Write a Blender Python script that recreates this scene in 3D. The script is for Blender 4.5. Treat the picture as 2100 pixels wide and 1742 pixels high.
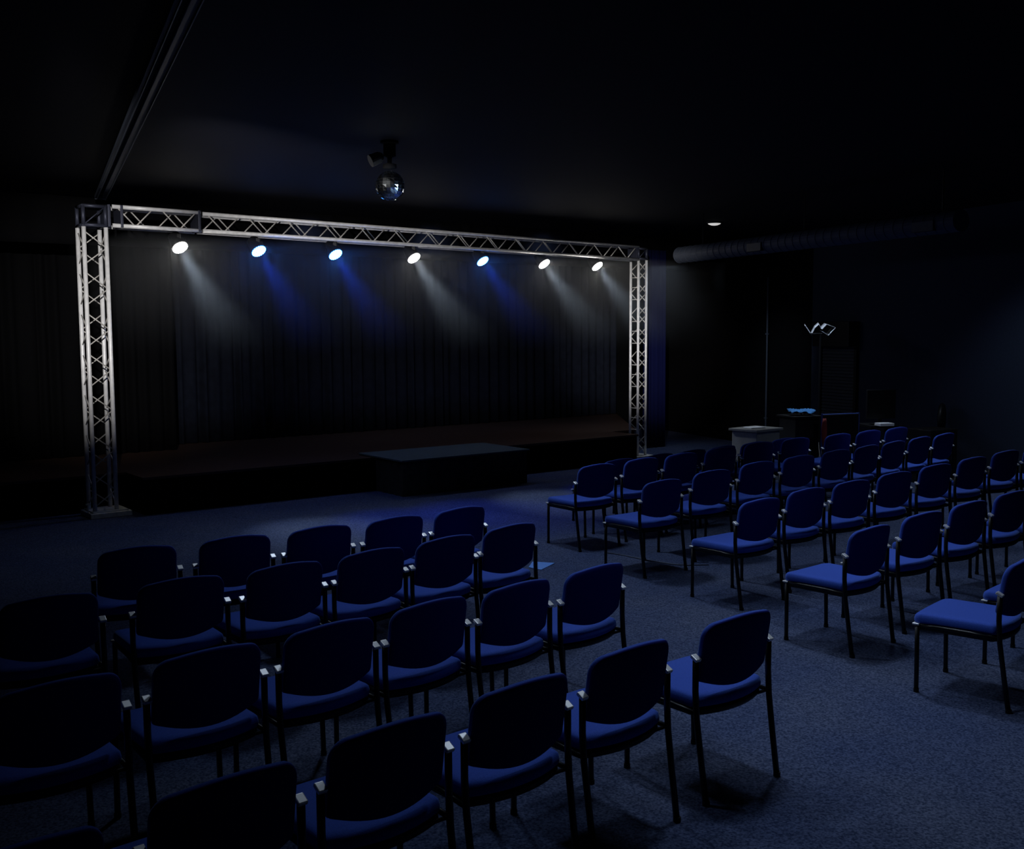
import bpy, bmesh, math, random
from mathutils import Vector, Matrix
random.seed(7)
for o in list(bpy.data.objects): bpy.data.objects.remove(o)
S = bpy.context.scene
COL = S.collection
R = math.radians

# ------------------------------------------------------------ camera
cd = bpy.data.cameras.new('camera'); cam = bpy.data.objects.new('camera', cd); COL.objects.link(cam)
PITCH, ROLL = 0.08863, -0.005
fw = Vector((0, math.cos(PITCH), -math.sin(PITCH))); rt = Vector((1, 0, 0)); up = rt.cross(fw)
c_, s_ = math.cos(ROLL), math.sin(ROLL)
r2 = c_*rt + s_*up; u2 = -s_*rt + c_*up
M = Matrix((r2, u2, -fw)).transposed().to_4x4(); M.translation = Vector((0, 0, 2.0876))
cam.matrix_world = M
cd.sensor_width = 36; cd.lens = 2150.16/2100*36; cd.clip_end = 200
S.camera = cam

# ------------------------------------------------------------ world, exposure
w = bpy.data.worlds.new('world'); S.world = w; w.use_nodes = True
w.node_tree.nodes['Background'].inputs[0].default_value = (0.1, 0.2, 0.6, 1)
w.node_tree.nodes['Background'].inputs[1].default_value = 0.0
S.view_settings.view_transform = 'Standard'; S.view_settings.look = 'None'
S.view_settings.exposure = 0.0; S.view_settings.gamma = 1
S.cycles.use_denoising = True
S.cycles.max_bounces = 6; S.cycles.diffuse_bounces = 1; S.cycles.volume_bounces = 0
S.cycles.sample_clamp_indirect = 4

# ------------------------------------------------------------ frame of the stage: t along the truss, n into the stage
T0 = Vector((-4.712, 11.930, 0)); U = Vector((0.7947, 0.6070, 0)); N = Vector((-0.6070, 0.7947, 0))
def W(t, n, z=0.0): return T0 + U*t + N*n + Vector((0, 0, z))
STAGE_YAW = math.atan2(U.y, U.x)

# ------------------------------------------------------------ unseen house lights in the ceiling; added truss and curtain spots
def spot(name, loc, target, power, color, size, blend=1.0, radius=0.05, parent=None):
    l = bpy.data.lights.new(name, 'SPOT'); l.energy = power; l.color = color
    l.spot_size = R(size); l.spot_blend = blend; l.shadow_soft_size = radius
    o = bpy.data.objects.new(name, l); COL.objects.link(o)
    o.location = loc; d = Vector(target) - Vector(loc)
    o.rotation_euler = d.to_track_quat('-Z', 'Y').to_euler()
    return o
HC = (0.66, 0.80, 1.0)
def house(x, y, power, size=92, back=1.6, z=3.62):
    """ceiling lamp tilted back from the stage over the seats"""
    spot('unseen_house_light', (x - 0.62*back*0.5, y + 0.78*back*0.5, z), (x + 0.62*back*0.5, y - 0.78*back*0.5, 0), power, HC, size, radius=0.18)
house(2.5, 6.7, 105)
house(1.5, 4.7, 80)
house(3.8, 9.2, 95)
house(1.0, 9.4, 120)
house(-0.5, 7.0, 85)
house(1.1, 7.3, 45)
house(4.9, 12.2, 95)
house(0.0, 4.6, 28)
house(-1.0, 10.6, 85, back=0.2)
house(-3.2, 9.8, 24, back=0.2)
house(5.7, 12.9, 80, size=110, back=0.2)  # unseen lamp added to brighten the right wall
house(2.6, 17.4, 60, back=0.2)
spot('unseen_house_light', (2.9, 15.4, 3.6), (4.5, 18.3, 1.6), 160, HC, 30)  # unseen narrow spot added to light the far wall pipe
house(4.5, 15.2, 230, size=46, back=0.2)  # unseen lamp added to whiten the light stand heads
WC = (1.0, 0.97, 0.94)
spot('added_truss_spot', (-1.9, 4.4, 3.60), (-4.62, 12.0, 2.5), 2000, WC, 24.5, radius=0.05)  # unseen spot added to brighten the left tower
spot('added_truss_spot', (0.3, 4.4, 3.60), (2.05, 17.1, 2.2), 4200, WC, 14.5, radius=0.05)  # added likewise, unseen, for the right tower
spot('added_truss_spot', (-2.6, 6.2, 3.0), (-2.0, 13.9, 3.25), 880, WC, 38, radius=0.05)  # added unseen spot that lifts the crossbeam
for t_, p_ in ((3.2, 26), (5.2, 30), (7.4, 26)):
    spot('added_curtain_wash', W(t_, 0.7, 3.6), W(t_ + 0.4, 2.9, 1.7), p_, (0.35, 0.5, 1.0), 110, radius=0.08)  # unseen blue spots added to bring out the curtain folds

# ------------------------------------------------------------ materials
def mat(name, col, rough=0.6, metal=0.0, spec=0.5, bump=None, noise=None, emit=None):
    m = bpy.data.materials.new(name); m.use_nodes = True
    nt = m.node_tree; b = nt.nodes['Principled BSDF']
    b.inputs['Base Color'].default_value = (*col, 1)
    b.inputs['Roughness'].default_value = rough
    b.inputs['Metallic'].default_value = metal
    b.inputs['Specular IOR Level'].default_value = spec
    tc = nt.nodes.new('ShaderNodeTexCoord')
    if noise:   # scale, low multiplier, high multiplier
        nz = nt.nodes.new('ShaderNodeTexNoise'); nz.inputs['Scale'].default_value = noise[0]; nz.inputs['Detail'].default_value = 3
        nt.links.new(tc.outputs['Object'], nz.inputs['Vector'])
        rp = nt.nodes.new('ShaderNodeValToRGB')
        rp.color_ramp.elements[0].position = 0.3; rp.color_ramp.elements[1].position = 0.7
        rp.color_ramp.elements[0].color = (*[c*noise[1] for c in col], 1)
        rp.color_ramp.elements[1].color = (*[c*noise[2] for c in col], 1)
        nt.links.new(nz.outputs['Fac'], rp.inputs[0]); nt.links.new(rp.outputs[0], b.inputs['Base Color'])
    if bump:
        nb = nt.nodes.new('ShaderNodeTexNoise'); nb.inputs['Scale'].default_value = bump[0]
        nt.links.new(tc.outputs['Object'], nb.inputs['Vector'])
        bp = nt.nodes.new('ShaderNodeBump'); bp.inputs['Strength'].default_value = bump[1]; bp.inputs['Distance'].default_value = 0.01
        nt.links.new(nb.outputs['Fac'], bp.inputs['Height']); nt.links.new(bp.outputs[0], b.inputs['Normal'])
    if emit:
        b.inputs['Emission Color'].default_value = (*emit[0], 1); b.inputs['Emission Strength'].default_value = emit[1]
    return m

def carpet():
    m = mat('carpet', (0.05, 0.065, 0.11), 0.95, spec=0.1)
    nt = m.node_tree; b = nt.nodes['Principled BSDF']; tc = nt.nodes['Texture Coordinate']
    fine = nt.nodes.new('ShaderNodeTexNoise'); fine.inputs['Scale'].default_value = 90; fine.inputs['Detail'].default_value = 4
    big = nt.nodes.new('ShaderNodeTexNoise'); big.inputs['Scale'].default_value = 1.1; big.inputs['Detail'].default_value = 3
    nt.links.new(tc.outputs['Object'], fine.inputs['Vector']); nt.links.new(tc.outputs['Object'], big.inputs['Vector'])
    rp = nt.nodes.new('ShaderNodeValToRGB')
    rp.color_ramp.elements[0].position = 0.36; rp.color_ramp.elements[1].position = 0.64
    rp.color_ramp.elements[0].color = (0.024, 0.037, 0.083, 1); rp.color_ramp.elements[1].color = (0.100, 0.127, 0.225, 1)
    nt.links.new(fine.outputs['Fac'], rp.inputs[0])
    r3 = nt.nodes.new('ShaderNodeValToRGB')
    r3.color_ramp.elements[0].position = 0.35; r3.color_ramp.elements[1].position = 0.65
    r3.color_ramp.elements[0].color = (0.80, 0.84, 0.95, 1); r3.color_ramp.elements[1].color = (1.12, 1.06, 1.0, 1)
    nt.links.new(big.outputs['Fac'], r3.inputs[0])
    mx = nt.nodes.new('ShaderNodeMix'); mx.data_type = 'RGBA'; mx.blend_type = 'MULTIPLY'; mx.inputs[0].default_value = 1
    nt.links.new(rp.outputs[0], mx.inputs[6]); nt.links.new(r3.outputs[0], mx.inputs[7])
    nt.links.new(mx.outputs[2], b.inputs['Base Color'])
    bp = nt.nodes.new('ShaderNodeBump'); bp.inputs['Strength'].default_value = 0.6; bp.inputs['Distance'].default_value = 0.006
    nt.links.new(fine.outputs['Fac'], bp.inputs['Height']); nt.links.new(bp.outputs[0], b.inputs['Normal'])
    return m
def stage_wood():
    m = mat('stage_wood', (0.10, 0.045, 0.03), 0.45, spec=0.3)
    nt = m.node_tree; b = nt.nodes['Principled BSDF']; tc = nt.nodes['Texture Coordinate']
    mp = nt.nodes.new('ShaderNodeMapping'); mp.inputs['Scale'].default_value = (1.0, 14, 1)
    nt.links.new(tc.outputs['Object'], mp.inputs['Vector'])
    nz = nt.nodes.new('ShaderNodeTexNoise'); nz.inputs['Scale'].default_value = 2.2; nz.inputs['Detail'].default_value = 5
    nt.links.new(mp.outputs[0], nz.inputs['Vector'])
    rp = nt.nodes.new('ShaderNodeValToRGB')
    rp.color_ramp.elements[0].color = (0.030, 0.017, 0.012, 1); rp.color_ramp.elements[1].color = (0.095, 0.050, 0.033, 1)
    nt.links.new(nz.outputs['Fac'], rp.inputs[0]); nt.links.new(rp.outputs[0], b.inputs['Base Color'])
    return m
M_CARPET = carpet(); M_WOOD = stage_wood()
M_SEAT = mat('blue_fabric', (0.045, 0.105, 0.52), 0.85, spec=0.15, noise=(260, 0.8, 1.2), bump=(400, 0.25))
_b = M_SEAT.node_tree.nodes['Principled BSDF']
_b.inputs['Sheen Weight'].default_value = 0.35; _b.inputs['Sheen Roughness'].default_value = 0.35; _b.inputs['Sheen Tint'].default_value = (0.45, 0.65, 1.0, 1)
M_SEAT_SHADED = mat('shaded_blue_fabric', (0.016, 0.024, 0.20), 0.9, spec=0.1)  # seat fabric darkened: shade on the backrest rear put into colour
M_PAN = mat('black_plastic', (0.006, 0.006, 0.007), 0.5, spec=0.3)
M_TUBE = mat('black_steel', (0.005, 0.005, 0.006), 0.35, spec=0.35)
M_CAP = mat('polished_cap', (0.98, 0.98, 0.98), 0.42, metal=0.6, spec=1.0)
M_ALU = mat('aluminium', (0.85, 0.85, 0.86), 0.42, metal=0.12, noise=(14, 0.85, 1.1))
M_ALUD = mat('aluminium_plate', (0.05, 0.055, 0.085), 0.5, metal=0.5)
M_STEEL = mat('base_steel', (0.75, 0.74, 0.72), 0.6, metal=0.1, noise=(20, 0.8, 1.1))
M_BLACK = mat('black_paint', (0.0018, 0.0018, 0.0025), 0.9, spec=0.1)
M_CEIL = mat('ceiling_paint', (0.0022, 0.0028, 0.0075), 0.8, spec=0.15)
M_WALL = mat('wall_paint', (0.026, 0.034, 0.056), 0.9, spec=0.1, noise=(40, 0.9, 1.1))
M_CURT = mat('curtain_cloth', (0.007, 0.009, 0.017), 0.9, spec=0.1, noise=(8, 0.8, 1.2))
M_CURTB = mat('blue_curtain_cloth', (0.003, 0.0045, 0.038), 0.9, spec=0.1)
M_SKIRT = mat('black_skirt', (0.035, 0.036, 0.038), 0.85, spec=0.1, noise=(10, 0.7, 1.3))
M_DECK = mat('dark_carpet_deck', (0.095, 0.125, 0.13), 0.95, spec=0.1, noise=(60, 0.8, 1.2))
M_DUCT = mat('duct_metal', (0.035, 0.045, 0.065), 0.7)
M_RAIL = mat('rail_metal', (0.10, 0.12, 0.17), 0.5, metal=0.3)
M_MIRROR = mat('mirror_glass', (0.85, 0.90, 0.95), 0.13, metal=1.0)
M_WEB = mat('aluminium_web', (0.55, 0.53, 0.50), 0.45, metal=0.15)
M_GREY = mat('grey_laminate', (0.24, 0.235, 0.22), 0.6, noise=(9, 0.85, 1.1))
M_WHITE = mat('white_sheet', (0.8, 0.8, 0.82), 0.7)
M_PAPER = mat('blue_paper', (0.11, 0.30, 0.80), 0.6, noise=(30, 0.95, 1.05))
M_RED = mat('red_cloth', (0.16, 0.015, 0.012), 0.9)
M_CLOTH = mat('cyan_cloth', (0.03, 0.16, 0.38), 0.9)
M_NAVY = mat('navy_metal', (0.02, 0.05, 0.22), 0.5)
M_GLOWW = mat('white_led', (0.02, 0.02, 0.02), 0.3, emit=((1.0, 0.95, 0.88), 42))
M_GLOWB = mat('blue_led', (0.02, 0.02, 0.02), 0.3, emit=((0.04, 0.22, 1.0), 55))
M_LAMP = mat('downlight_glow', (0.8, 0.8, 0.8), 0.4, emit=((1.0, 0.98, 0.96), 0.55))

# ------------------------------------------------------------ mesh helpers
def link(name, me, m, parent=None, smooth=False):
    o = bpy.data.objects.new(name, me); COL.objects.link(o)
    me.materials.append(m)
    if parent: o.parent = parent
    if smooth:
        for p in me.polygons: p.use_smooth = True
    return o
def fin(name, bm, m, parent=None, smooth=False):
    bmesh.ops.recalc_face_normals(bm, faces=bm.faces)
    me = bpy.data.meshes.new(name); bm.to_mesh(me); bm.free()
    return link(name, me, m, parent, smooth)
def empty(name, loc, yaw=0.0):
    o = bpy.data.objects.new(name, None); COL.objects.link(o); o.location = loc; o.rotation_euler = (0, 0, yaw)
    o.empty_display_size = 0.1; return o
def tag(o, label, cat, group=None, kind=None):
    o['label'] = label; o['category'] = cat
    if group: o['group'] = group
    if kind: o['kind'] = kind
    return o
def struct(o, label=None):
    o['kind'] = 'structure'
    if label: o['label'] = label
    return o
def box(bm, c, s, ax=None, bev=0.0):
    """box centred at c, size s, optional axes (3 vectors)"""
    ax = ax or (Vector((1, 0, 0)), Vector((0, 1, 0)), Vector((0, 0, 1)))
    c = Vector(c); vs = []
    for i in (-1, 1):
        for j in (-1, 1):
            for k in (-1, 1):
                vs.append(bm.verts.new(c + ax[0]*(i*s[0]/2) + ax[1]*(j*s[1]/2) + ax[2]*(k*s[2]/2)))
    fs = []
    for q in ((0, 1, 3, 2), (4, 6, 7, 5), (0, 4, 5, 1), (2, 3, 7, 6), (0, 2, 6, 4), (1, 5, 7, 3)):
        fs.append(bm.faces.new([vs[i] for i in q]))
    if bev > 0:
        es = set(e for f in fs for e in f.edges)
        bmesh.ops.bevel(bm, geom=list(es), offset=bev, segments=2, affect='EDGES', profile=0.5)
SA = (U, N, Vector((0, 0, 1)))
def tube(bm, pts, r, seg=8, flat=1.0, caps=True):
    pts = [Vector(p) for p in pts]; rings = []
    prev = None
    for i, p in enumerate(pts):
        if i == 0: d = pts[1]-p
        elif i == len(pts)-1: d = p-pts[i-1]
        else: d = (pts[i+1]-p).normalized() + (p-pts[i-1]).normalized()
        d.normalize()
        if prev is None:
            a = Vector((0, 0, 1)) if abs(d.z) < 0.9 else Vector((1, 0, 0))
            x = a.cross(d).normalized()
        else:
            x = (prev - d*prev.dot(d)).normalized()
        prev = x; y = d.cross(x)
        rings.append([bm.verts.new(p + x*(math.cos(2*math.pi*k/seg)*r) + y*(math.sin(2*math.pi*k/seg)*r*flat)) for k in range(seg)])
    for a, b in zip(rings, rings[1:]):
        for k in range(seg):
            bm.faces.new((a[k], a[(k+1) % seg], b[(k+1) % seg], b[k]))
    if caps:
        bm.faces.new(rings[0][::-1]); bm.faces.new(rings[-1])
def lathe(bm, c, axis, prof, seg=20):
    """prof: list of (distance along axis, radius)"""
    axis = Vector(axis).normalized(); a = Vector((0, 0, 1)) if abs(axis.z) < 0.9 else Vector((1, 0, 0))
    x = a.cross(axis).normalized(); y = axis.cross(x); rings = []
    for h, r in prof:
        rings.append([bm.verts.new(Vector(c) + axis*h + x*(math.cos(2*math.pi*k/seg)*r) + y*(math.sin(2*math.pi*k/seg)*r)) for k in range(seg)])
    for p, q in zip(rings, rings[1:]):
        for k in range(seg): bm.faces.new((p[k], p[(k+1) % seg], q[(k+1) % seg], q[k]))
    bm.faces.new(rings[0][::-1]); bm.faces.new(rings[-1])

# ------------------------------------------------------------ room shell
def slab(name, c, s, m, yaw=0.0, ax=None):
    bm = bmesh.new(); box(bm, (0, 0, 0), s, ax); o = fin(name, bm, m); o.location = c; o.rotation_euler = (0, 0, yaw)
    return struct(o)
HC_Z = 3.75
slab('floor', (1, 11, -0.05), (30, 34, 0.1), M_CARPET)
slab('ceiling', (1, 11, HC_Z+0.05), (30, 34, 0.1), M_CEIL)
Wd = Vector((-0.39, 0.921, 0)).normalized(); Wn = Vector((0.921, 0.39, 0)).normalized()   # along and across the hall
RW = Vector((6.72, 13.7, 0))
WY = math.atan2(Wd.y, Wd.x) - math.pi/2
KW = 4.3
slab('wall_right', RW + Wn*0.1 + Wd*(KW-10.5) + Vector((0, 0, HC_Z/2)), (0.2, 21, HC_Z), M_WALL, WY)
slab('wall_far', RW + Wn*0.1 + Wd*(KW+2.9) + Vector((0, 0, HC_Z/2)), (0.2, 5.8, HC_Z), M_BLACK, WY)  # same wall as wall_right, black put in for its unlit stretch
slab('wall_back', W(5.0, 3.75, HC_Z/2), (24, 0.2, HC_Z), M_BLACK, STAGE_YAW)
slab('wall_left', (-8.5, 8, HC_Z/2), (0.2, 30, HC_Z), M_BLACK)
slab('wall_rear', (1, -3.2, HC_Z/2), (24, 0.2, HC_Z), M_BLACK)

# stage: a low platform set between the two truss towers
ZS = 0.44
bm = bmesh.new()
def prism(bm, pts, z0, z1):
    lo = [bm.verts.new((p.x, p.y, z0)) for p in pts]; hi = [bm.verts.new((p.x, p.y, z1)) for p in pts]
    bm.faces.new(lo[::-1]); bm.faces.new(hi)
    for i in range(len(pts)):
        j = (i+1) % len(pts); bm.faces.new((lo[i], lo[j], hi[j], hi[i]))
outline = [(-1.6, 0.28), (0.36, 0.28), (0.36, -0.33), (8.22, -0.33), (8.22, 0.28), (8.75, 0.28), (11.0, 3.2), (-1.6, 3.2)]
stage = empty('stage_platform', W(3.6, 0.3, 0), STAGE_YAW)
def local(pts): return [Vector((t-3.6, n-0.3, 0)) for t, n in pts]
prism(bm, local(outline), ZS-0.03, ZS); fin('stage_floor', bm, M_WOOD, stage)
outl2 = [(-1.58, 0.30), (0.38, 0.30), (0.38, -0.31), (8.20, -0.31), (8.20, 0.30), (8.73, 0.30), (10.98, 3.18), (-1.58, 3.18)]
bm = bmesh.new(); prism(bm, local(outl2), 0.0, ZS-0.03); fin('stage_skirt', bm, M_BLACK, stage)
tag(stage, 'low wide stage with brown wooden floor and black front, behind the truss', 'stage')

# step block in front of the stage
sb = empty('step_block', W(4.4, -0.69, 0), STAGE_YAW)
bm = bmesh.new()
# pleated black skirt around the block
def pleated(bm, path, z0, z1, amp, pitch, closed=False):
    pts = []
    for a, b in zip(path, path[1:]):
        a = Vector((*a, 0)); b = Vector((*b, 0)); L = (b-a).length; k = max(2, int(L/pitch*6)); d = (b-a)/L; nr = Vector((d.y, -d.x, 0))
        for i in range(k+1):
            s = i/k*L
            f = math.sin(s/pitch*2*math.pi + 0.7*math.sin(s*1.9))*amp if 0 < i < k else 0
            pts.append(a + d*s + nr*f)
    lo = [bm.verts.new((p.x, p.y, z0)) for p in pts]; hi = [bm.verts.new((p.x, p.y, z1)) for p in pts]
    for i in range(len(pts)-1): bm.faces.new((lo[i], lo[i+1], hi[i+1], hi[i]))
pleated(bm, [(-1.0, 0.34), (-1.0, -0.34), (1.0, -0.34), (1.0, 0.34)], 0.0, 0.44, 0.008, 0.16)
pleated(bm, [(1.0, 0.335), (-1.0, 0.335)], 0.0, 0.44, 0.0, 0.5)
fin('skirt', bm, M_SKIRT, sb)
bm = bmesh.new(); box(bm, (0, 0.19, 0.457), (2.06, 1.12, 0.022), bev=0.004); fin('deck', bm, M_DECK, sb)
tag(sb, 'low step block with grey-green top and black skirt against the stage front', 'platform')

# ------------------------------------------------------------ curtains
def curtain(name, t0, t1, n, z0, z1, m, folds, amp, label, seed=1):
    rnd = random.Random(seed); bm = bmesh.new(); L = t1-t0; k = int(folds*10); rows = 6
    ph = [rnd.uniform(0.7, 1.3) for _ in range(folds+2)]
    tt = [0]
    for q in ph: tt.append(tt[-1]+q)
    sc = L/tt[folds]
    grid = []
    for j in range(rows+1):
        row = []
        for i in range(k+1):
            f = i/10; a = int(min(f, folds-1e-6)); fr = f-a
            s = (tt[a] + (tt[a+1]-tt[a])*fr)*sc
            am = amp*(0.55 + 0.45*math.sin(a*2.3+seed))*(0.7+0.3*j/rows if j < rows else 1)
            am = amp*(0.6+0.4*math.sin(a*2.3+seed))*(1.0-0.35*(j/rows))
            y = math.sin(f*2*math.pi)*am
            row.append(bm.verts.new((s - L/2, y, (z0 + (z1-z0)*j/rows))))
        grid.append(row)
    for j in range(rows):
        for i in range(k): bm.faces.new((grid[j][i], grid[j][i+1], grid[j+1][i+1], grid[j+1][i]))
    o = fin(name, bm, m, smooth=True); o.location = W((t0+t1)/2, n, 0); o.rotation_euler = (0, 0, STAGE_YAW)
    sm = o.modifiers.new('thickness', 'SOLIDIFY'); sm.thickness = 0.008
    tag(o, label, 'curtain'); return o
curtain('stage_curtain', 1.9, 10.8, 2.95, ZS+0.01, 3.6, M_CURT, 46, 0.07, 'long dark pleated curtain hanging across the back of the stage', 3)
curtain('side_curtain', -1.4, 1.7, 2.3, ZS+0.01, 3.6, M_BLACK, 16, 0.06, 'black side curtain at the left end of the stage, behind the left tower', 5)
curtain('wing_curtain', 9.60, 10.12, 0.95, 0.03, 3.5, M_CURTB, 7, 0.05, 'narrow blue curtain hanging just right of the right truss tower', 8)
curtain('stage_valance', -1.0, 10.9, 1.15, 3.17, HC_Z-0.005, M_BLACK, 40, 0.02, 'short black valance along the ceiling above the stage curtain', 11)

# ------------------------------------------------------------ lighting truss
truss = empty('lighting_truss', W(4.26, 0, 0), STAGE_YAW)
tag(truss, 'silver lattice truss arch framing the stage front, carrying seven lights', 'truss')
LT = 8.52
def tl(t, n, z): return Vector((t-4.26, n, z))
def lacing(bm, corners, a, b, step, r, mode):
    """diagonal web on the four faces between chords; corners are offsets, a/b run positions"""
    pass
def square_truss(name, p0, p1, ex, ey, half, rc, rl, step, parent, web=(1, 1, 1, 1), bow=False):
    p0 = Vector(p0); p1 = Vector(p1); d = (p1-p0); L = d.length; d.normalize()
    cs = [(-1, -1), (1, -1), (1, 1), (-1, 1)]
    bm = bmesh.new()
    for cx, cy in cs:
        o = ex*(cx*half) + ey*(cy*half)
        tube(bm, [p0+o, p1+o], rc, 12)
    ch = fin(name, bm, M_ALU, parent, smooth=True)
    bm = bmesh.new(); n = max(2, int(round(L/step)))
    for f in range(4):
        a = cs[f]; b = cs[(f+1) % 4]
        oa = ex*(a[0]*half)+ey*(a[1]*half); ob = ex*(b[0]*half)+ey*(b[1]*half)
        if web[f] == 1:
            sh = 0.5*(f % 2)
            for i in range(n):
                s0 = (i+0.1)/n*L; s1 = (i+0.5)/n*L; s2 = (i+0.9)/n*L
                tube(bm, [p0+oa+d*s0, p0+ob+d*s1], rl, 6)
                tube(bm, [p0+ob+d*s1, p0+oa+d*s2], rl, 6)
        else:
            for i in range(n):
                tube(bm, [p0+oa+d*((i+0.2)/n*L), p0+ob+d*((i+0.2)/n*L)], rl, 6)
                if i % 2: tube(bm, [p0+oa+d*((i+0.75)/n*L), p0+ob+d*((i+0.75)/n*L)], rl, 6)
    fin('lacing', bm, M_WEB, ch, smooth=True)
    return ch
ex, ey, ez = Vector((1, 0, 0)), Vector((0, 1, 0)), Vector((0, 0, 1))
def plate(parent, c, s, m=M_ALUD, name='joint_plate', bev=0.004):
    bm = bmesh.new(); box(bm, c, s, bev=bev); return fin(name, bm, m, parent)
# left tower
tw = square_truss('left_tower', tl(0, 0, 0.075), tl(0, 0, 3.27), ex, ey, 0.12, 0.0245, 0.0075, 0.47, truss)
# base: heavy plate with a lip and two adjusting bolts
bm = bmesh.new(); box(bm, tl(0.04, 0, 0.03), (0.46, 0.42, 0.06), bev=0.006)
box(bm, tl(0.04, 0, 0.068), (0.40, 0.36, 0.016), bev=0.003)
bp_ = fin('base_plate', bm, M_STEEL, tw)
bm = bmesh.new(); tube(bm, [tl(-0.19, -0.1, 0.06), tl(-0.19, -0.1, 0.16)], 0.008); box(bm, tl(-0.19, -0.1, 0.16), (0.05, 0.02, 0.016))
fin('levelling_bolt', bm, M_STEEL, tw)
# right tower, slimmer section seen corner on
rt_t = 8.52
tw2 = square_truss('right_tower', tl(rt_t, 0, 0.06), tl(rt_t, 0, 3.22), ex, ey, 0.088, 0.021, 0.0085, 0.36, truss, web=(1, 1, 1, 2))
bm = bmesh.new(); box(bm, tl(rt_t, 0, 0.03), (0.42, 0.42, 0.055), bev=0.006); fin('base_plate', bm, M_STEEL, tw2)
# corner blocks (box corners of short tubes)
def corner(t, half, z0, z1, nm):
    bm = bmesh.new()
    for a in (-1, 1):
        for b in (-1, 1):
            tube(bm, [tl(t+a*half, b*half, z0), tl(t+a*half, b*half, z1)], 0.022, 10)
            tube(bm, [tl(t-half, a*half, z0 if b < 0 else z1), tl(t+half, a*half, z0 if b < 0 else z1)], 0.020, 10)
            tube(bm, [tl(t+a*half, -half, z0 if b < 0 else z1), tl(t+a*half, half, z0 if b < 0 else z1)], 0.020, 10)
    tube(bm, [tl(t-half, -half, z0), tl(t+half, -half, z1)], 0.008, 6)
    fin(nm, bm, M_ALUD, truss, smooth=True)
corner(0, 0.12, 3.29, 3.50, 'corner_block'); corner(rt_t, 0.088, 3.24, 3.40, 'corner_block')
# crossbeam: short first section, then the long run
zc0, zc1 = 3.405, 3.325
sec = square_truss('crossbeam', tl(0.20, 0, zc0), tl(1.22, 0, zc0-0.006), ey, ez, 0.105, 0.0235, 0.0085, 0.52, truss)
for o_ in (0.16, 0.30, 1.20): plate(truss, tl(o_, 0, zc0), (0.03, 0.27, 0.25))
d_ = (tl(rt_t, 0, zc1)-tl(1.25, 0, zc0-0.01))
sec2 = square_truss('crossbeam', tl(1.25, 0, zc0-0.01), tl(rt_t-0.10, 0, zc1), ey, ez, 0.10, 0.0235, 0.0085, 0.50, truss)
plate(truss, tl(rt_t-0.13, 0, zc1), (0.025, 0.22, 0.22))

# ------------------------------------------------------------ stage lights on the truss
lampdir = Vector((0.52, -0.43, -0.76)).normalized()
def stage_light(t, z, kind, label):
    root = empty('stage_light', W(t, 0, 3.19))
    pos = W(t, 0, z) - root.location
    d = lampdir
    bm = bmesh.new(); lathe(bm, pos - d*0.2, d, [(0, 0.05), (0.02, 0.075), (0.17, 0.095), (0.2, 0.1), (0.205, 0.1)], 24)
    hs = fin('lamp_housing', bm, M_PAN, root)
    g = M_GLOWW if kind == 'w' else M_GLOWB
    # lens: cluster of round LED lenses on a disc
    bm = bmesh.new()
    a = Vector((0, 0, 1)); x = a.cross(d).normalized(); y = d.cross(x)
    c = pos + d*0.008
    for rr, k in ((0.0, 1), (0.027, 6), (0.053, 12), (0.079, 18)):
        for i in range(k):
            an = 2*math.pi*i/k
            lathe(bm, c + x*(math.cos(an)*rr) + y*(math.sin(an)*rr), d, [(0, 0.0125), (0.006, 0.0115), (0.011, 0.006)], 8)
    fin('led_lens', bm, g, root)
    bm = bmesh.new()
    yk = []
    hv = x
    for s in (-1, 1):
        tube(bm, [pos - d*0.1 + hv*(s*0.1), pos - d*0.1 + hv*(s*0.105) + Vector((0, 0, 0.05)), Vector((0, 0, 0.0)) + hv*(s*0.07), Vector((0, 0, 0.015))], 0.007, 6)
    fin('yoke', bm, M_PAN, root)
    bm = bmesh.new(); box(bm, (0, 0, 0.035), (0.05, 0.06, 0.06), bev=0.005); fin('clamp', bm, M_PAN, root)
    col = (0.72, 0.85, 1.0) if kind == 'w' else (0.01, 0.07, 1.0)
    l = spot('stage_lamp', W(t, 0, z) + d*0.03, W(t, 0, z) + d*2, 280 if kind == 'w' else 240, col, 32, 1.0, 0.05)
    tag(root, label, 'stage light', 'stage lights under the truss')
    return root
LS = [(1.0, 'w', 'white glowing stage light hanging from the truss, nearest the left tower'),
      (1.99, 'b', 'blue glowing stage light on the truss, leftmost of the three blue ones'),
      (3.05, 'b', 'blue glowing stage light on the truss, middle one of the three blue ones'),
      (4.25, 'w', 'white glowing stage light on the truss, between two blue ones'),
      (5.41, 'b', 'blue glowing stage light on the truss, with a white one on either side'),
      (6.55, 'w', 'white glowing stage light on the truss, second from the right tower'),
      (7.62, 'w', 'white glowing stage light on the truss, nearest the right tower')]
for t, k, lb in LS: stage_light(t, 3.10, k, lb)

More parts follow.
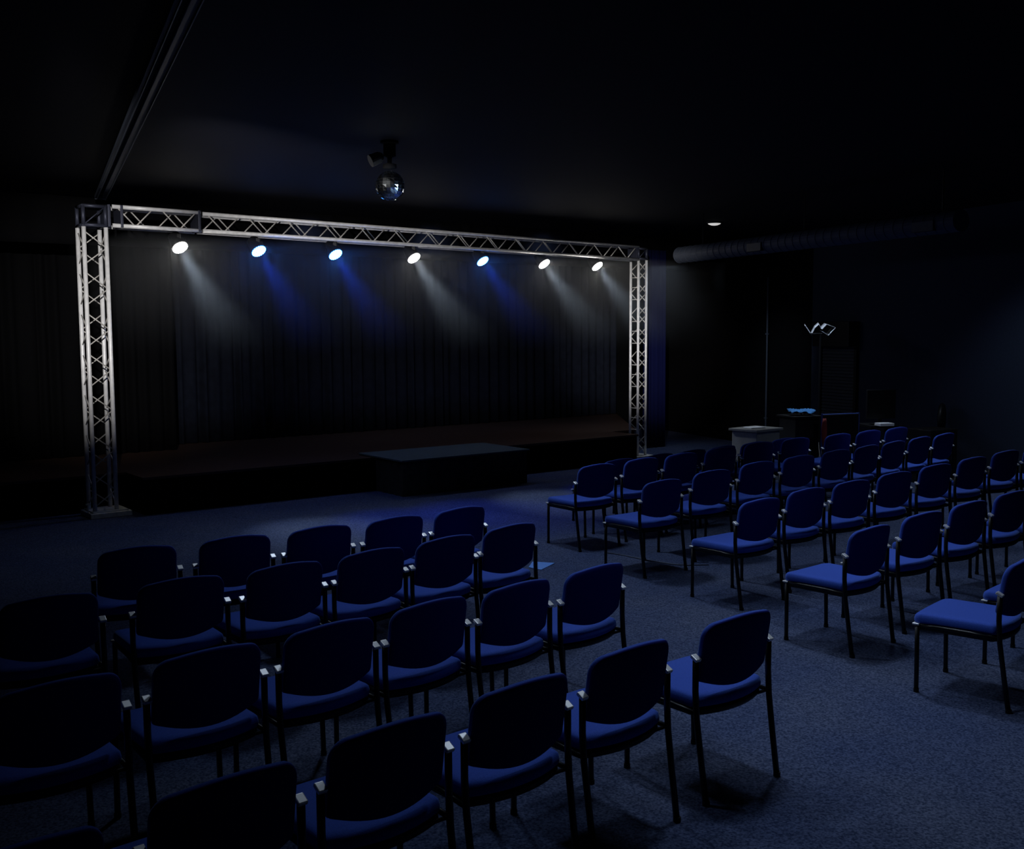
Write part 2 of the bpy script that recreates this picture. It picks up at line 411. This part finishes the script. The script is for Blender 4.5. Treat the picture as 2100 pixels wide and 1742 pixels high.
# ------------------------------------------------------------ haze over the stage
bm = bmesh.new(); box(bm, W(4.6, -0.1, 2.42), (9.2, 2.3, 1.45), SA)
hz = fin('stage_haze', bm, M_BLACK)
hm = bpy.data.materials.new('haze'); hm.use_nodes = True
nt = hm.node_tree; nt.nodes.clear(); ou = nt.nodes.new('ShaderNodeOutputMaterial'); vs = nt.nodes.new('ShaderNodeVolumeScatter')
vs.inputs['Density'].default_value = 0.014; vs.inputs['Anisotropy'].default_value = 0.35; vs.inputs['Color'].default_value = (0.9, 0.95, 1, 1)
tc = nt.nodes.new('ShaderNodeTexCoord'); sx = nt.nodes.new('ShaderNodeSeparateXYZ'); mr = nt.nodes.new('ShaderNodeMapRange')
mr.inputs['From Min'].default_value = 1.7; mr.inputs['From Max'].default_value = 3.15; mr.inputs['To Min'].default_value = 0.0; mr.inputs['To Max'].default_value = 0.062
mr.interpolation_type = 'SMOOTHSTEP'
nt.links.new(tc.outputs['Object'], sx.inputs[0]); nt.links.new(sx.outputs['Z'], mr.inputs['Value']); nt.links.new(mr.outputs['Result'], vs.inputs['Density'])
nt.links.new(vs.outputs[0], ou.inputs['Volume']); hz.data.materials.clear(); hz.data.materials.append(hm)
tag(hz, 'thin haze over the stage catching the beams of the lights', 'haze', kind='stuff')

# ------------------------------------------------------------ chairs
def ring_solid(bm, rings):
    vr = [[bm.verts.new(p) for p in r] for r in rings]; n = len(vr[0])
    for a, b in zip(vr, vr[1:]):
        for k in range(n): bm.faces.new((a[k], a[(k+1) % n], b[(k+1) % n], b[k]))
    bm.faces.new(vr[0][::-1]); bm.faces.new(vr[-1])
def seat_outline(nc=6):
    # rounded trapezoid, curved rear edge
    pts = []
    def arc(cx, cy, r, a0, a1, n):
        for i in range(n+1):
            a = R(a0 + (a1-a0)*i/n); pts.append((cx+math.cos(a)*r, cy+math.sin(a)*r))
    arc(0.205, 0.205, 0.045, 0, 90, nc)
    for i in range(1, 6):
        x = 0.205 - 0.41*i/6; pts.append((x, 0.25 + 0.012*(1-(x/0.205)**2)))
    arc(-0.205, 0.205, 0.045, 90, 180, nc)
    arc(-0.228, -0.188, 0.020, 180, 258, nc)
    for i in range(1, 8):
        x = -0.230 + 0.460*i/8; pts.append((x, -0.208 - 0.046*(1-(x/0.230)**2)))
    arc(0.228, -0.188, 0.020, 282, 360, nc)
    return pts
def make_seat(parent):
    ol = seat_outline(); bm = bmesh.new(); rings = []
    for sc, z in ((0.93, .408), (0.975, .412), (1.0, .425), (1.0, .440), (0.985, .452), (0.95, .461), (0.86, .466), (0.6, .463), (0.3, .461), (0.05, .46)):
        rr = []
        for x, y in ol:
            yy = y*sc
            drop = -0.012*max(0, (yy-0.1)/0.15)**2
            rr.append((x*sc, yy, z+drop + 0.006*(x*sc/0.25)**2*(1 if z > .45 else 0)))
        rings.append(rr)
    ring_solid(bm, rings); return fin('seat', bm, M_SEAT, parent, smooth=True)
def make_pan(parent):
    ol = seat_outline(4); bm = bmesh.new(); rings = []
    for sc, z in ((0.82, .366), (0.95, .372), (0.985, .386), (0.975, .409)):
        rings.append([(x*sc, y*sc, z-0.012*max(0, (y*sc-0.1)/0.15)**2) for x, y in ol])
    ring_solid(bm, rings); return fin('seat_shell', bm, M_PAN, parent, smooth=True)
def back_outline():
    pts = []; hw = 0.240
    top = lambda x: 0.825 - 0.036*(x/hw)**2
    bot = lambda x: 0.490 + 0.050*(x/hw)**2
    n = 14
    r = 0.072
    # right side upward, over the top, down the left, along the bottom
    def arc(cx, cz, r, a0, a1, k):
        for i in range(k+1):
            a = R(a0+(a1-a0)*i/k); pts.append((cx+math.cos(a)*r, cz+math.sin(a)*r))
    arc(hw-r, top(hw-r)-r, r, 0, 84, 6)
    for i in range(1, n): x = (hw-r)*(1-2*i/n); pts.append((x, top(x)))
    arc(-(hw-r), top(hw-r)-r, r, 96, 180, 6)
    pts.append((-hw, 0.66))
    arc(-(hw-.022), bot(hw-.022)+.022, .022, 180, 262, 3)
    for i in range(1, n): x = -(hw-.022)*(1-2*i/n); pts.append((x, bot(x)))
    arc((hw-.022), bot(hw-.022)+.022, .022, 278, 360, 3)
    pts.append((hw, 0.66))
    return pts
def make_back(parent):
    ol = back_outline(); bm = bmesh.new(); cz = 0.66; rings = []
    def Y(x, z): return -0.262 + 0.042*(x/0.24)**2 - 0.16*(z-0.62)
    th = 0.0165
    # rear face centre -> rim -> front face centre
    for sc, off in ((0.05, -th), (0.35, -th), (0.65, -th), (0.88, -th), (0.965, -th*0.9), (0.99, -th*0.6), (1.0, 0), (0.99, th*0.6), (0.96, th*0.95), (0.86, th*1.1), (0.6, th*1.2), (0.3, th*1.2), (0.05, th*1.2)):
        rings.append([(x*sc, Y(x*sc, cz+(z-cz)*sc)+off, cz+(z-cz)*sc) for x, z in ol])
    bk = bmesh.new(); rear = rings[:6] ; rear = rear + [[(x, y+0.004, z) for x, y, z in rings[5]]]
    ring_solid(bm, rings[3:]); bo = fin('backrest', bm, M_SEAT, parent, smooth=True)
    ring_solid(bk, [[(x, y-0.003, z) for x, y, z in r] for r in rear]); ro = fin('shaded_rear_face', bk, M_SEAT_SHADED, bo, smooth=True)  # rear face of the same fabric, in its shaded colour
    ro['label'] = 'rear face of the backrest, shade put into its navy colour'
    return bo
def make_chair():
    root = empty('stacking_chair', (0, 0, 0))
    make_seat(root); make_pan(root); make_back(root)
    for s in (-1, 1):
        bm = bmesh.new()   # rear leg rising into the back post
        tube(bm, [(s*.258, -.292, 0.006), (s*.260, -.262, .20), (s*.262, -.236, .38), (s*.263, -.228, .50), (s*.263, -.228, .64)], 0.0145, 10)
        lg = fin('leg', bm, M_TUBE, root, smooth=True)
        bm = bmesh.new(); c30, s30 = math.cos(R(28)), math.sin(R(28)); box(bm, (s*.262, -.228, .650), (.036, .040, .016), (Vector((1, 0, 0)), Vector((0, c30, s30)), Vector((0, -s30, c30))), bev=0.004); fin('post_cap', bm, M_CAP, lg)
        bm = bmesh.new(); lathe(bm, (s*.258, -.293, 0), (0, 0, 1), [(0, .017), (.022, .017)], 10); fin('glide', bm, M_PAN, lg)
        bm = bmesh.new()   # front leg, slightly inset
        tube(bm, [(s*.246, .215, 0.006), (s*.243, .218, .20), (s*.240, .222, .392)], 0.0135, 10)
        lg = fin('leg', bm, M_TUBE, root, smooth=True)
        bm = bmesh.new(); box(bm, (s*.236, .226, .400), (.045, .040, .010), bev=0.003); fin('bracket_cap', bm, M_CAP, lg)
        bm = bmesh.new(); lathe(bm, (s*.246, .215, 0), (0, 0, 1), [(0, .016), (.022, .016)], 10); fin('glide', bm, M_PAN, lg)
        bm = bmesh.new()   # side rail from front leg back to the post
        tube(bm, [(s*.240, .222, .385), (s*.252, .12, .400), (s*.257, -.08, .405), (s*.262, -.232, .400)], 0.011, 8)
        fin('side_rail', bm, M_TUBE, root, smooth=True)
    bm = bmesh.new(); tube(bm, [(-.258, -.215, .392), (0, -.18, .375), (.258, -.215, .392)], 0.008, 8); fin('cross_rail', bm, M_TUBE, root, smooth=True)
    return root
def copy_tree(o, parent=None):
    c = o.copy(); COL.objects.link(c)
    if parent: c.parent = parent
    for ch in o.children: copy_tree(ch, c)
    return c
ORD = ['first', 'second', 'third', 'fourth', 'fifth', 'sixth', 'seventh', 'eighth', 'ninth', 'tenth']
ROWS = [
 ('front row of the left block', 'L', [(-0.543, 7.725, 41.2), (-0.966, 7.36, 38.5), (-1.416, 7.026, 36.3), (-1.88, 6.712, 33.5), (-2.376, 6.404, 31.2)]),
 ('second row of the left block', 'L', [(-0.184, 7.033, 43.0), (-0.578, 6.642, 41.5), (-0.989, 6.265, 41.0), (-1.414, 5.907, 39.0), (-1.876, 5.591, 35.2), (-2.408, 5.224, 35.7)]),
 ('third row of the left block', 'L', [(0.278, 5.803, 43.1), (-0.145, 5.434, 42.6), (-0.566, 5.083, 43.0), (-0.972, 4.717, 42.0), (-1.395, 4.349, 39.5), (-1.84, 3.973, 39.5)]),
 ('back row of the left block', 'L', [(0.861, 4.838, 38.0), (0.318, 4.371, 40.2), (-0.13, 3.942, 40.1), (-0.566, 3.541, 39.9), (-0.997, 3.133, 40.5), (-1.426, 2.723, 40.4)]),
 ('front row of the right block', 'F', [(1.00, 11.44, 40), (1.49, 11.89, 40), (1.93, 12.28, 40), (2.36, 12.67, 40), (2.83, 13.09, 40), (3.31, 13.53, 40)]),
 ('second row of the right block', 'R', [(0.671, 10.182, 35.4), (1.151, 10.64, 36.5), (1.623, 11.059, 35.0), (2.139, 11.561, 33.7), (2.685, 12.097, 32.4), (3.228, 12.554, 31.9), (3.87, 13.018, 32.7), (4.386, 13.435, 33.4), (4.875, 13.818, 35.2)]),
 ('third row of the right block', 'R', [(1.14, 9.10, 36.8), (1.694, 9.715, 33.2), (2.247, 10.309, 33.2), (2.778, 10.794, 33.5), (3.3, 11.273, 35.2), (3.763, 11.698, 39.0), (4.208, 12.115, 39.6), (4.686, 12.579, 39.1), (5.142, 12.987, 39.4)]),
 ('fourth row of the right block', 'R', [(1.728, 8.065, 37.1), (2.23, 8.582, 36.4), (2.743, 9.015, 33.4), (3.298, 9.53, 33.0), (3.878, 10.058, 32.2), (4.454, 10.59, 33.8), (5.046, 11.141, 32.9), (5.571, 11.558, 34.5)]),
 ('fifth row of the right block', 'R', [(2.165, 6.92, 40.0), (2.721, 7.44, 35.8), (3.243, 7.895, 35.5), (3.784, 8.37, 35.4), (4.28, 8.769, 35.9)]),
 ('back row of the right block', 'R', [(2.645, 5.93, 48.0), (3.269, 6.418, 44.7)]),
]
proto = make_chair(); used = False
for rowname, side, cs in ROWS:
    for i, (x, y, a) in enumerate(cs):
        if not used: o = proto; used = True
        else: o = copy_tree(proto)
        o.location = (x, y, 0); o.rotation_euler = (0, 0, R(a))
        if side == 'F': o.scale = (1, 1, 0.87)
        if side == 'L': o.scale = (0.955, 1, 1)
        where = 'at the aisle end of the' if i == 0 else (ORD[i] + ' from the aisle in the')
        lab = f'blue upholstered chair, {where} {rowname}'
        tag(o, lab, 'chair', 'blue chairs in the ' + ('left' if side == 'L' else 'right') + ' block')

# ------------------------------------------------------------ mirror ball
mb = empty('mirror_ball', (-1.06, 9.35, HC_Z))
tag(mb, 'small mirror ball hanging under a black motor on the ceiling', 'mirror ball')
bm = bmesh.new(); rb = 0.125; zc = -0.385
nl = 14; rows = []
for i in range(nl+1):
    a = math.pi*i/nl; k = 22
    rows.append([(math.sin(a)*math.cos(2*math.pi*j/k)*rb, math.sin(a)*math.sin(2*math.pi*j/k)*rb, zc+math.cos(a)*rb) for j in range(k)])
rnd = random.Random(4)
for i in range(nl):
    for j in range(22):
        q = [Vector(rows[i][j]), Vector(rows[i][(j+1) % 22]), Vector(rows[i+1][(j+1) % 22]), Vector(rows[i+1][j])]
        cc = sum(q, Vector())/4; tilt = [rnd.uniform(-.005, .005) for _ in range(4)]
        q = [cc + (p-cc)*0.94 + (p-Vector((0, 0, zc))).normalized()*(0.002+tilt[m_]*0.6) for m_, p in enumerate(q)]
        vs_ = [bm.verts.new(p) for p in q]
        try: bm.faces.new(vs_)
        except ValueError: pass
fin('mirror_tiles', bm, M_MIRROR, mb)
bm = bmesh.new(); bmesh.ops.create_uvsphere(bm, u_segments=24, v_segments=16, radius=rb-0.002, matrix=Matrix.Translation((0, 0, zc))); fin('ball_core', bm, M_PAN, mb, smooth=True)
bm = bmesh.new(); lathe(bm, (0, 0, 0), (0, 0, -1), [(0, 0.08), (0.02, 0.08), (0.025, 0.055), (0.13, 0.055), (0.14, 0.02), (0.19, 0.02), (0.2, 0.06), (0.235, 0.06), (0.24, 0.03)], 20); fin('motor', bm, M_BLACK, mb)
bm = bmesh.new(); lathe(bm, (-0.06, -0.02, -0.13), (-0.8, -0.35, -0.4), [(0, 0.03), (0.03, 0.05), (0.12, 0.055)], 16); fin('pin_spot', bm, M_PAN, mb)

spot('added_ball_spot', (-1.55, 8.2, 3.55), (-1.06, 9.35, HC_Z-0.385), 200, (1.0, 0.98, 0.95), 20, radius=0.02)  # unseen spot added for highlights on the mirror tiles
spot('added_ball_spot', (-0.2, 8.6, 2.9), (-1.06, 9.35, HC_Z-0.385), 90, (0.4, 0.65, 1.0), 20, radius=0.02)  # second added spot, for blue glints on the ball
# ------------------------------------------------------------ ceiling rail, top left
A = Vector((-4.887, 12.662, 3.70)); B_ = Vector((-1.30, 4.65, 3.70)); d = (B_-A); L = d.length; d.normalize(); sd = Vector((d.y, -d.x, 0))
tr = empty('cable_tray', A + Vector((0, 0, 0.05)))
for off, wd in ((-0.048, 0.026), (0.036, 0.050)):
    bm = bmesh.new(); box(bm, d*(L/2) + sd*(-off) + Vector((0, 0, -0.05)), (wd, L, 0.04), (sd, d, ez), bev=0.004)
    box(bm, d*(L/2) + sd*(-off - wd/2) + Vector((0, 0, -0.055)), (0.006, L, 0.06), (sd, d, ez))
    fin('rail', bm, M_RAIL, tr)
bm = bmesh.new(); box(bm, d*0.01 + Vector((0, 0, -0.05)), (0.12, 0.03, 0.05), (sd, d, ez), bev=0.005); fin('end_cap', bm, M_RAIL, tr)
tag(tr, 'long dark double-railed cable tray on the ceiling above the left tower', 'cable tray')

# ------------------------------------------------------------ spiral duct
A = Vector((2.50, 15.70, 3.2)); B_ = Vector((4.62, 10.9, 3.2)); d = (B_-A); L = d.length; d.normalize()
dt = empty('air_duct', A)
bm = bmesh.new(); prof = []
k = int(L/0.14)
for i in range(k):
    s = i*L/k; prof += [(s, 0.115), (s+0.004, 0.120), (s+0.016, 0.120), (s+0.02, 0.115)]
prof.append((L, 0.115)); lathe(bm, (0, 0, 0), d, prof, 24); fin('duct_pipe', bm, M_DUCT, dt)
for s in (1.95, 4.85):
    bm = bmesh.new(); sd = Vector((d.y, -d.x, 0))
    if sd.x > 0: sd = -sd
    box(bm, d*s + sd*0.10 + Vector((0, 0, -0.03)), (0.06, 0.30, 0.11), (sd, d, ez), bev=0.004); fin('air_outlet', bm, M_PAN, dt)
for s in (0.6, 2.8, 5.0):
    bm = bmesh.new(); tube(bm, [d*s + Vector((0, 0, 0.11)), d*s + Vector((0, 0, HC_Z-3.2))], 0.008, 6); fin('hanger', bm, M_PAN, dt)
tag(dt, 'dark round spiral air duct under the ceiling on the right', 'duct')

# ceiling downlight
dl = empty('ceiling_downlight', (3.138, 16.388, HC_Z))
bm = bmesh.new(); lathe(bm, (0, 0, 0), (0, 0, -1), [(0, 0.13), (0.015, 0.125), (0.02, 0.11)], 24); fin('trim_ring', bm, M_PAN, dl)
bm = bmesh.new(); lathe(bm, (0, 0, -0.018), (0, 0, -1), [(0, 0.10), (0.012, 0.09), (0.028, 0.05), (0.032, 0.02)], 24); fin('diffuser', bm, M_LAMP, dl)
tag(dl, 'small pale round light in the ceiling right of the truss', 'ceiling light')

# ------------------------------------------------------------ things along the far right wall
def dev(px, D): return (px-1050)/2150.0*D
pole = bmesh.new(); tube(pole, [(0, 0, 0), (0, 0, 3.0)], 0.017, 8)
for z in (0.5, 2.0, 2.9): box(pole, (0, 0.02, z), (0.06, 0.03, 0.03))
o = fin('wall_pipe', pole, M_DUCT, smooth=False); o.location = RW + Wd*((lambda q: (RW.x - q*RW.y)/(q*Wd.y - Wd.x))((1579-1050)/2150.0)) - Wn*0.07 + Vector((0, 0, 0.02))
tag(o, 'thin grey vertical pipe standing against the far wall', 'pipe')

# twin-headed light stand
st = empty('light_stand', (4.58, 15.6, 0))
bm = bmesh.new(); tube(bm, [(0, 0, 0.25), (0, 0, 2.02)], 0.014, 8); fin('pole', bm, M_PAN, st)
for k in range(3):
    a = k*2.094+0.4
    bm = bmesh.new(); tube(bm, [(0, 0, 0.42), (math.cos(a)*0.34, math.sin(a)*0.34, 0.012)], 0.010, 6); fin('leg', bm, M_PAN, st)
bm = bmesh.new(); tube(bm, [(-0.16, 0, 2.03), (0.16, 0, 2.03)], 0.012, 8); fin('crossbar', bm, M_PAN, st)
def shade(c, pts, ext):
    """folded white sheet: polyline profile swept along ext, given real thickness"""
    bm = bmesh.new(); th = 0.008
    p = [Vector(q) for q in pts]; e = Vector(ext)
    a = [bm.verts.new(Vector(c)+q) for q in p]; b = [bm.verts.new(Vector(c)+q+e) for q in p]
    for i in range(len(p)-1): bm.faces.new((a[i], a[i+1], b[i+1], b[i]))
    o = fin('reflector', bm, M_WHITE, st); sm = o.modifiers.new('t', 'SOLIDIFY'); sm.thickness = th
    return o
shade((0, 0, 2.05), [(-.225, 0, .10), (-.135, 0, -.035), (-.09, -.02, .07), (-.035, -.03, .12), (0.0, -.02, .07)], (0.05, 0.22, 0.03))
shade((0, 0, 2.05), [(.02, 0, .05), (.09, 0, .12), (.225, 0, .07), (.11, -.03, -.05), (.02, -.02, .01)], (0.02, 0.20, 0.02))
tag(st, 'thin black stand carrying two tilted white reflector heads, at the right', 'light stand')

def thing_box(name, loc, size, m, yaw, label, cat, parts=()):
    r = empty(name, loc, yaw)
    bm = bmesh.new(); box(bm, (0, 0, size[2]/2), size, bev=0.01); fin('body', bm, m, r)
    for nm, c, s, mm in parts:
        bm = bmesh.new(); box(bm, c, s, bev=0.003); fin(nm, bm, mm, r)
    tag(r, label, cat); return r
# grey cabinet with bright top
thing_box('cabinet', (3.40, 14.55, 0), (0.52, 0.42, 0.70), M_GREY, R(40), 'grey square cabinet standing behind the far chairs', 'cabinet',
          [('worktop', (0, 0, 0.715), (0.60, 0.48, 0.03), M_GREY)])
bm = bmesh.new(); box(bm, (0, 0, 0.006), (0.24, 0.18, 0.012), bev=0.003); o = fin('paper_stack', bm, M_WHITE); o.location = (3.38, 14.56, 0.73); o.rotation_euler = (0, 0, R(25))
tag(o, 'white sheets of paper lying on the grey cabinet', 'paper')
# black bin / lectern with blue cloth
thing_box('lectern', (4.15, 15.1, 0), (0.40, 0.40, 0.84), M_PAN, R(20), 'black lectern with a blue cloth on top, beside the grey cabinet', 'lectern',
          [('top_panel', (0, 0, 0.85), (0.46, 0.46, 0.025), M_PAN)])
bm = bmesh.new()
gx, gy = 10, 8; g = []
for j in range(gy+1):
    row = []
    for i in range(gx+1):
        x = -0.17+0.34*i/gx; y = -0.15+0.3*j/gy
        row.append(bm.verts.new((x, y, 0.02+0.05*abs(math.sin(x*14+y*6))*math.cos(y*5) + 0.02*math.sin(i*1.3+j))))
    g.append(row)
for j in range(gy):
    for i in range(gx): bm.faces.new((g[j][i], g[j][i+1], g[j+1][i+1], g[j+1][i]))
o = fin('folded_cloth', bm, M_CLOTH, smooth=True); o.location = (4.17, 15.08, 0.868); sm = o.modifiers.new('t', 'SOLIDIFY'); sm.thickness = 0.006
tag(o, 'crumpled blue cloth lying on the black lectern', 'cloth')
# dark panel with blue metal edge
pn = empty('folding_panel', (4.70, 14.95, 0), R(20))
bm = bmesh.new(); box(bm, (0, 0, 0.46), (0.60, 0.04, 0.84), bev=0.004); fin('panel', bm, M_PAN, pn)
for x in (-0.315, 0.315):
    bm = bmesh.new(); tube(bm, [(x, 0, 0), (x, 0, 0.90)], 0.014, 8); fin('post', bm, M_NAVY, pn)
bm = bmesh.new(); tube(bm, [(-.315, 0, 0.885), (.315, 0, 0.885)], 0.010, 8); fin('top_rail', bm, M_NAVY, pn)
tag(pn, 'dark standing panel with thin blue metal edges, right of the black lectern', 'panel')
# red garment hanging on the panel edge
bm = bmesh.new(); rows = []
for j in range(9):
    f = j/8; z = 0.80-0.42*f; wd = 0.012+0.035*math.sin(math.pi*min(1, f*0.9+0.1))
    rows.append([bm.verts.new((-wd*math.cos(a)*1.0, -0.02-0.03*math.sin(a)-0.01, z)) for a in [math.pi*k/8 for k in range(9)]])
for a, b in zip(rows, rows[1:]):
    for k in range(8): bm.faces.new((a[k], a[k+1], b[k+1], b[k]))
o = fin('red_garment', bm, M_RED, smooth=True); o.location = (4.40, 14.78, 0.04); o.rotation_euler = (0, 0, R(20)); sm = o.modifiers.new('t', 'SOLIDIFY'); sm.thickness = 0.01
tag(o, 'red garment hanging at the left edge of the dark panel', 'garment')

# roller shutter on the right wall with its black housing
def onwall(px, off=0.0):
    s = (px-1050)/2150.0     # point of the wall line seen at this bearing
    k = (RW.x - s*RW.y)/(s*Wd.y - Wd.x)
    return RW + Wd*k - Wn*off
a = onwall(1690, 0.03); b = onwall(1756, 0.03); c = (a+b)/2; L = (a-b).length
sh = empty('roller_shutter', (c.x, c.y, 0), WY)
bm = bmesh.new()
for i in range(34):
    z = 0.10+i*0.052; box(bm, (0, 0, z), (0.022, L, 0.040), bev=0.006)
box(bm, (0.012, 0, 0.96), (0.008, L, 1.8))
fin('slats', bm, mat('shutter_metal', (0.045, 0.052, 0.065), 0.5, metal=0.3), sh)
for s in (-1, 1):
    bm = bmesh.new(); box(bm, (0, s*(L/2+0.03), 1.0), (0.05, 0.06, 2.0)); fin('side_guide', bm, M_PAN, sh)
bm = bmesh.new(); box(bm, (-0.09, -0.02, 2.02), (0.22, L+0.1, 0.40), bev=0.01); fin('shutter_housing', bm, M_PAN, sh)
tag(sh, 'closed ribbed roller shutter with a black box above, on the right wall', 'shutter')

# desk with monitor, paper, chair silhouette and flight case
dk = empty('desk', (5.38, 15.3, 0), R(8))
bm = bmesh.new(); box(bm, (0, 0, 0.69), (0.50, 0.50, 0.035), bev=0.004); fin('desktop', bm, M_PAN, dk)
for x in (-0.22, 0.22):
    for y in (-0.22, 0.22):
        bm = bmesh.new(); box(bm, (x, y, 0.336), (0.04, 0.04, 0.672)); fin('leg', bm, M_PAN, dk)
tag(dk, 'black desk holding the monitor near the right wall', 'desk')
mn = empty('monitor', (5.36, 15.2, 0.708), R(10))
bm = bmesh.new(); box(bm, (0, 0, 0.30), (0.45, 0.04, 0.42), bev=0.008); fin('screen_housing', bm, M_PAN, mn)
bm = bmesh.new(); box(bm, (0, 0.03, 0.10), (0.05, 0.03, 0.20)); fin('stand', bm, M_PAN, mn)
bm = bmesh.new(); box(bm, (0, 0.03, 0.008), (0.22, 0.16, 0.014), bev=0.004); fin('foot', bm, M_PAN, mn)
tag(mn, 'square black monitor standing on the black desk', 'monitor')
bm = bmesh.new(); box(bm, (0, 0, 0.02), (0.22, 0.16, 0.04), bev=0.003); o = fin('paper_stack', bm, M_WHITE); o.location = (5.36, 15.03, 0.708); o.rotation_euler = (0, 0, R(12))
tag(o, 'white stack of paper on the black desk below the monitor', 'paper')
ac = empty('office_chair', (5.84, 14.82, 0), R(60))
bm = bmesh.new(); lathe(bm, (0, 0, 0.42), (0, 0, 1), [(0, 0.2), (0.02, 0.25), (0.07, 0.25), (0.09, 0.2)], 20); fin('seat', bm, M_PAN, ac, smooth=True)
bm = bmesh.new(); rr = []
for j in range(9):
    a = math.pi*j/8; z = 0.62+0.42*math.sin(a/2)**1.0*0.95
for sc, y in ((0.2, -.03), (0.9, -.03), (1.0, 0), (0.9, .03), (0.2, .03)):
    rr.append([(math.cos(2*math.pi*k/20)*0.24*sc, y-0.24, 0.84+math.sin(2*math.pi*k/20)*0.22*sc) for k in range(20)])
ring_solid(bm, rr); fin('backrest', bm, M_PAN, ac, smooth=True)
bm = bmesh.new(); tube(bm, [(0, 0, 0.05), (0, 0, 0.43)], 0.03, 8); tube(bm, [(0, -0.1, 0.44), (0, -0.24, 0.5), (0, -0.25, 0.7)], 0.015, 6); fin('column', bm, M_PAN, ac)
for k in range(5):
    a = k*1.2566; bm = bmesh.new(); tube(bm, [(0, 0, 0.08), (math.cos(a)*0.28, math.sin(a)*0.28, 0.03)], 0.016, 6); fin('foot_spoke', bm, M_PAN, ac)
tag(ac, 'dark round-backed office chair between the monitor and the right wall', 'office chair')
fc = thing_box('equipment_case', (5.74, 14.24, 0), (0.50, 0.40, 0.74), M_PAN, R(25), 'large black equipment case right of the monitor desk, behind the chairs', 'case',
          [('handle', (0, -0.205, 0.5), (0.14, 0.02, 0.03), M_TUBE)])

# ------------------------------------------------------------ on the floor
bm = bmesh.new(); q = [(0.14, 9.14), (0.18, 9.37), (0.38, 9.31), (0.25, 9.04)]
prism(bm, [Vector((x-0.24, y-9.2, 0)) for x, y in q], 0.0, 0.004); o = fin('floor_sheet', bm, M_PAPER); o.location = (0.24, 9.2, 0.001)
tag(o, 'light blue sheet lying on the carpet in the aisle', 'sheet')
bm = bmesh.new(); tube(bm, [(0.88, 9.75, .005), (1.03, 9.62, .005), (1.25, 9.38, .005), (1.43, 9.23, .005), (1.56, 9.19, .005), (1.75, 9.2, .005)], 0.005, 6)
o = fin('floor_cable', bm, M_RAIL, smooth=True); tag(o, 'thin cable trailing over the carpet under the third-row chairs of the right block', 'cable')
